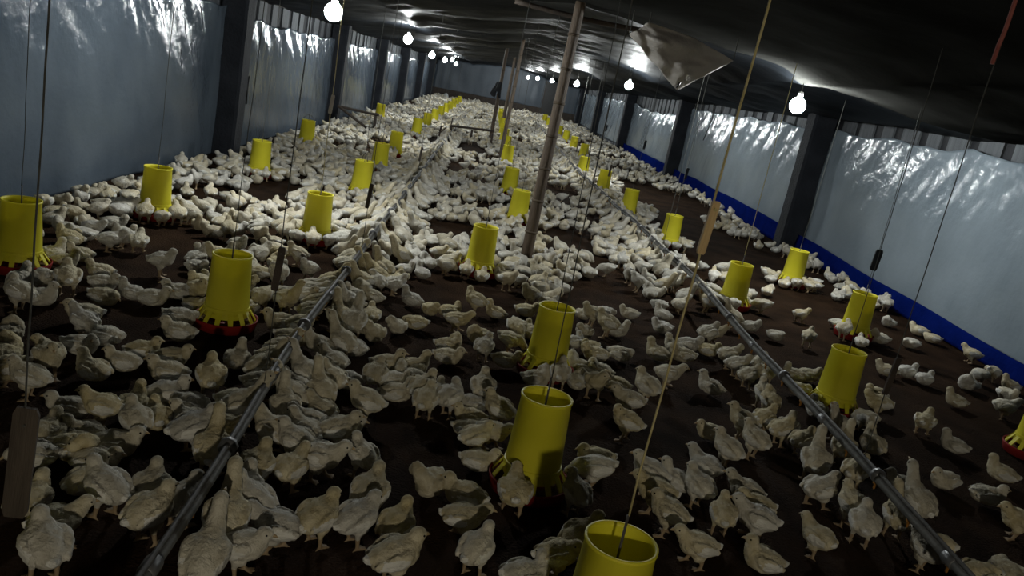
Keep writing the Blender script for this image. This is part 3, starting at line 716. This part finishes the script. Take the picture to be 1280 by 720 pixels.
while y < 30:                                   # the row resting along the blue skirt
    addc(4.55+random.uniform(-0.12, 0.08), y, random.choice([80, 260, 100])+random.uniform(-30, 30), None, 0.12); y += random.uniform(0.12, 0.3)
for _ in range(42000):
    x = random.uniform(XL+0.3, XR-0.33); y = random.uniform(4.2, Y1-0.4)
    if bare(x, y) and random.random() < 0.985: continue
    dens = (0.60 if y < 13 else 0.40)+0.95*nz(x*1.5, y*0.9, 4.2)
    if x > 0.75 and y < 12: dens -= 0.20
    if x > 2.85: dens -= 0.45 if y < 17 else 0.2
    elif x < 0.0 and y < 12: dens += 0.08
    if random.random() < dens: addc(x, y, None, None, 0.12 if y < 13 else 0.15)
# defaults: face the feeder or pipe nearby, otherwise any way
for c in chicks:
    fd, f = feeder_near(c['x'], c['y']); ln, ld = line_near(c['x'], c['y'])
    if c['h'] is None:
        if fd < 0.42: c['h'] = math.degrees(math.atan2(f[1]-c['y'], f[0]-c['x'])); c['pose'] = c['pose'] or random.choice(['peck', 'peck', 'sit', 'stand'])
        elif abs(ld) < 0.27: c['h'] = (180 if ld > 0 else 0)+random.uniform(-40, 40); c['pose'] = c['pose'] or random.choice(['drink', 'drink', 'stand', 'walk'])
        else: c['h'] = random.uniform(0, 360)
    if c['pose'] is None: c['pose'] = random.choice(SIT+['sit', 'sit', 'stand', 'walk', 'stand_side', 'peck'])
    if c['pose'] in SIT and abs(ld) < 0.2: c['pose'] = random.choice(['stand', 'drink', 'walk'])
# ease apart chicks that would share the same spot
P = np.array([[c['x'], c['y']] for c in chicks])
near = [i for i in range(len(chicks)) if P[i, 1] < 9]
for it in range(30):
    for a_ in range(len(near)):
        i = near[a_]
        d = P[near]-P[i]; dd = np.hypot(d[:, 0], d[:, 1])
        for k in np.where((dd < 0.128) & (dd > 1e-6))[0]:
            j = near[k]; v = d[k]/dd[k]*(0.128-dd[k])*0.3
            P[j] += v; P[i] -= v
        for fx, fy, *_ in FEED:
            e = P[i]-np.array([fx, fy]); q = np.hypot(*e)
            if q < 0.235: P[i] += e/max(q, 1e-6)*(0.235-q)
        for nme, sm in DRINK.items():
            q = near_line(sm, P[i, 1]); e = P[i, 0]-q.x
            if abs(e) < 0.085: P[i, 0] = q.x+(0.085 if e >= 0 else -0.085)
        e = P[i]-np.array([b0.x, b0.y]); q = np.hypot(*e)
        if q < 0.13: P[i] += e/max(q, 1e-6)*(0.13-q)
        P[i, 0] = min(max(P[i, 0], XL+0.28), XR-0.3)
for c, p in zip(chicks, P): c['x'], c['y'] = float(p[0]), float(p[1]); c['s'] = random.uniform(0.80, 0.95)*(1.08 if c['pose'] == 'drink' else 1.0)
# ------------------------------------------------------------------ individuals: the 300 that show largest
def in_view(c):
    if c['y'] < 0.6: return False
    px, py = proj((c['x'], c['y'], 0.1)); return -30 < px < 1310 and -20 < py < 750
vis = sorted([c for c in chicks if in_view(c)], key=lambda c: c['x']**2+c['y']**2+H*H)
ind, rest = vis[:300], vis[300:]
def facing(h):
    h %= 360
    return 'facing right' if h < 50 or h > 310 else 'facing away' if h < 130 else 'facing left' if h < 230 else 'facing forward'
PW = {'sit': 'sitting', 'sit_up': 'sitting upright', 'sit_side': 'sitting', 'sit_tucked': 'dozing', 'sit_preen': 'preening', 'stand': 'standing', 'stand_side': 'standing', 'walk': 'walking', 'peck': 'pecking', 'drink': 'drinking'}
bins = {}
for c in ind:
    fd, f = feeder_near(c['x'], c['y']); ln, ld = line_near(c['x'], c['y'])
    if fd > 0.4 and abs(ld) < 0.3:
        c['bin'] = ('line', ln, 'left' if ld < 0 else 'right'); c['rank'] = c['y']
    else:
        dx, dy = c['x']-f[0], c['y']-f[1]
        side = ('right of' if dx > 0 else 'left of') if abs(dx) > abs(dy)*0.9 else ('behind' if dy > 0 else 'in front of')
        c['bin'] = ('feeder', f[2], f[3], side); c['rank'] = fd
    bins.setdefault(c['bin'], []).append(c)
for b, cs in bins.items():
    cs.sort(key=lambda c: c['rank'])
    for i, c in enumerate(cs):
        w_ = PW[c['pose']].split()[0]
        if b[0] == 'line': c['label'] = '%s white chick, %s from the camera on the %s side of the %s drinker pipe' % (w_, ordw(i), b[2], b[1])
        else: c['label'] = '%s white chick %s, %s closest %s the %s %s feeder' % (w_, facing(c['h']), ordw(i), b[3], ordw(b[2]), b[1])
for n_, c in enumerate(ind):
    ps = POSES[c['pose']]
    o = obj('chick', ps['me'], None, (c['x'], c['y'], 0.0)); k = c['s']
    o.rotation_euler = (0, 0, math.radians(c['h'])); o.scale = (k*random.uniform(0.97, 1.05), k*random.choice([-1, 1])*random.uniform(0.96, 1.06), k*random.uniform(0.94, 1.05))
    tag(o, c['label'], 'chick', 'white chicks on the shed floor')
    if n_ < 200:
        obj('beak', ps['beak'], o)
        for e in ps['eyes']: obj('eye', e, o)
# ------------------------------------------------------------------ the rest of the flock, one mesh
VV, TT, MI, nv = [], [], [], 0
for c in rest:
    v, t, mi = POSES[c['pose']]['low' if c['y'] < 15 else 'low2']
    a = math.radians(c['h']); ca, sa = math.cos(a), math.sin(a); k = c['s']; fl_ = rng.choice([-1, 1])
    q = v*np.array([k, k*fl_, k]); r = np.empty_like(q)
    r[:, 0] = q[:, 0]*ca-q[:, 1]*sa+c['x']; r[:, 1] = q[:, 0]*sa+q[:, 1]*ca+c['y']; r[:, 2] = q[:, 2]
    tt = t if fl_ > 0 else t[:, ::-1]
    VV.append(r); TT.append(tt+nv); MI.append(mi); nv += len(v)
VV = np.concatenate(VV); TT = np.concatenate(TT); MI = np.concatenate(MI)
me = bpy.data.meshes.new('flock'); me.vertices.add(len(VV)); me.vertices.foreach_set('co', VV.ravel())
me.loops.add(len(TT)*3); me.loops.foreach_set('vertex_index', TT.ravel().astype(np.int32))
me.polygons.add(len(TT)); me.polygons.foreach_set('loop_start', np.arange(0, len(TT)*3, 3, dtype=np.int32))
me.materials.append(MT['down_flock']); me.materials.append(MT['shank']); me.materials.append(MT['wing'])
me.polygons.foreach_set('material_index', MI.astype(np.int32)); me.polygons.foreach_set('use_smooth', np.ones(len(TT), bool))
me.update(); me.validate()
o = obj('chick_flock', me); o['kind'] = 'stuff'
tag(o, 'dense flock of white chicks filling the floor farther down the shed', 'flock')
print('CHICKS', len(chicks), NH, len(ind), len(rest), 'tris', len(TT))
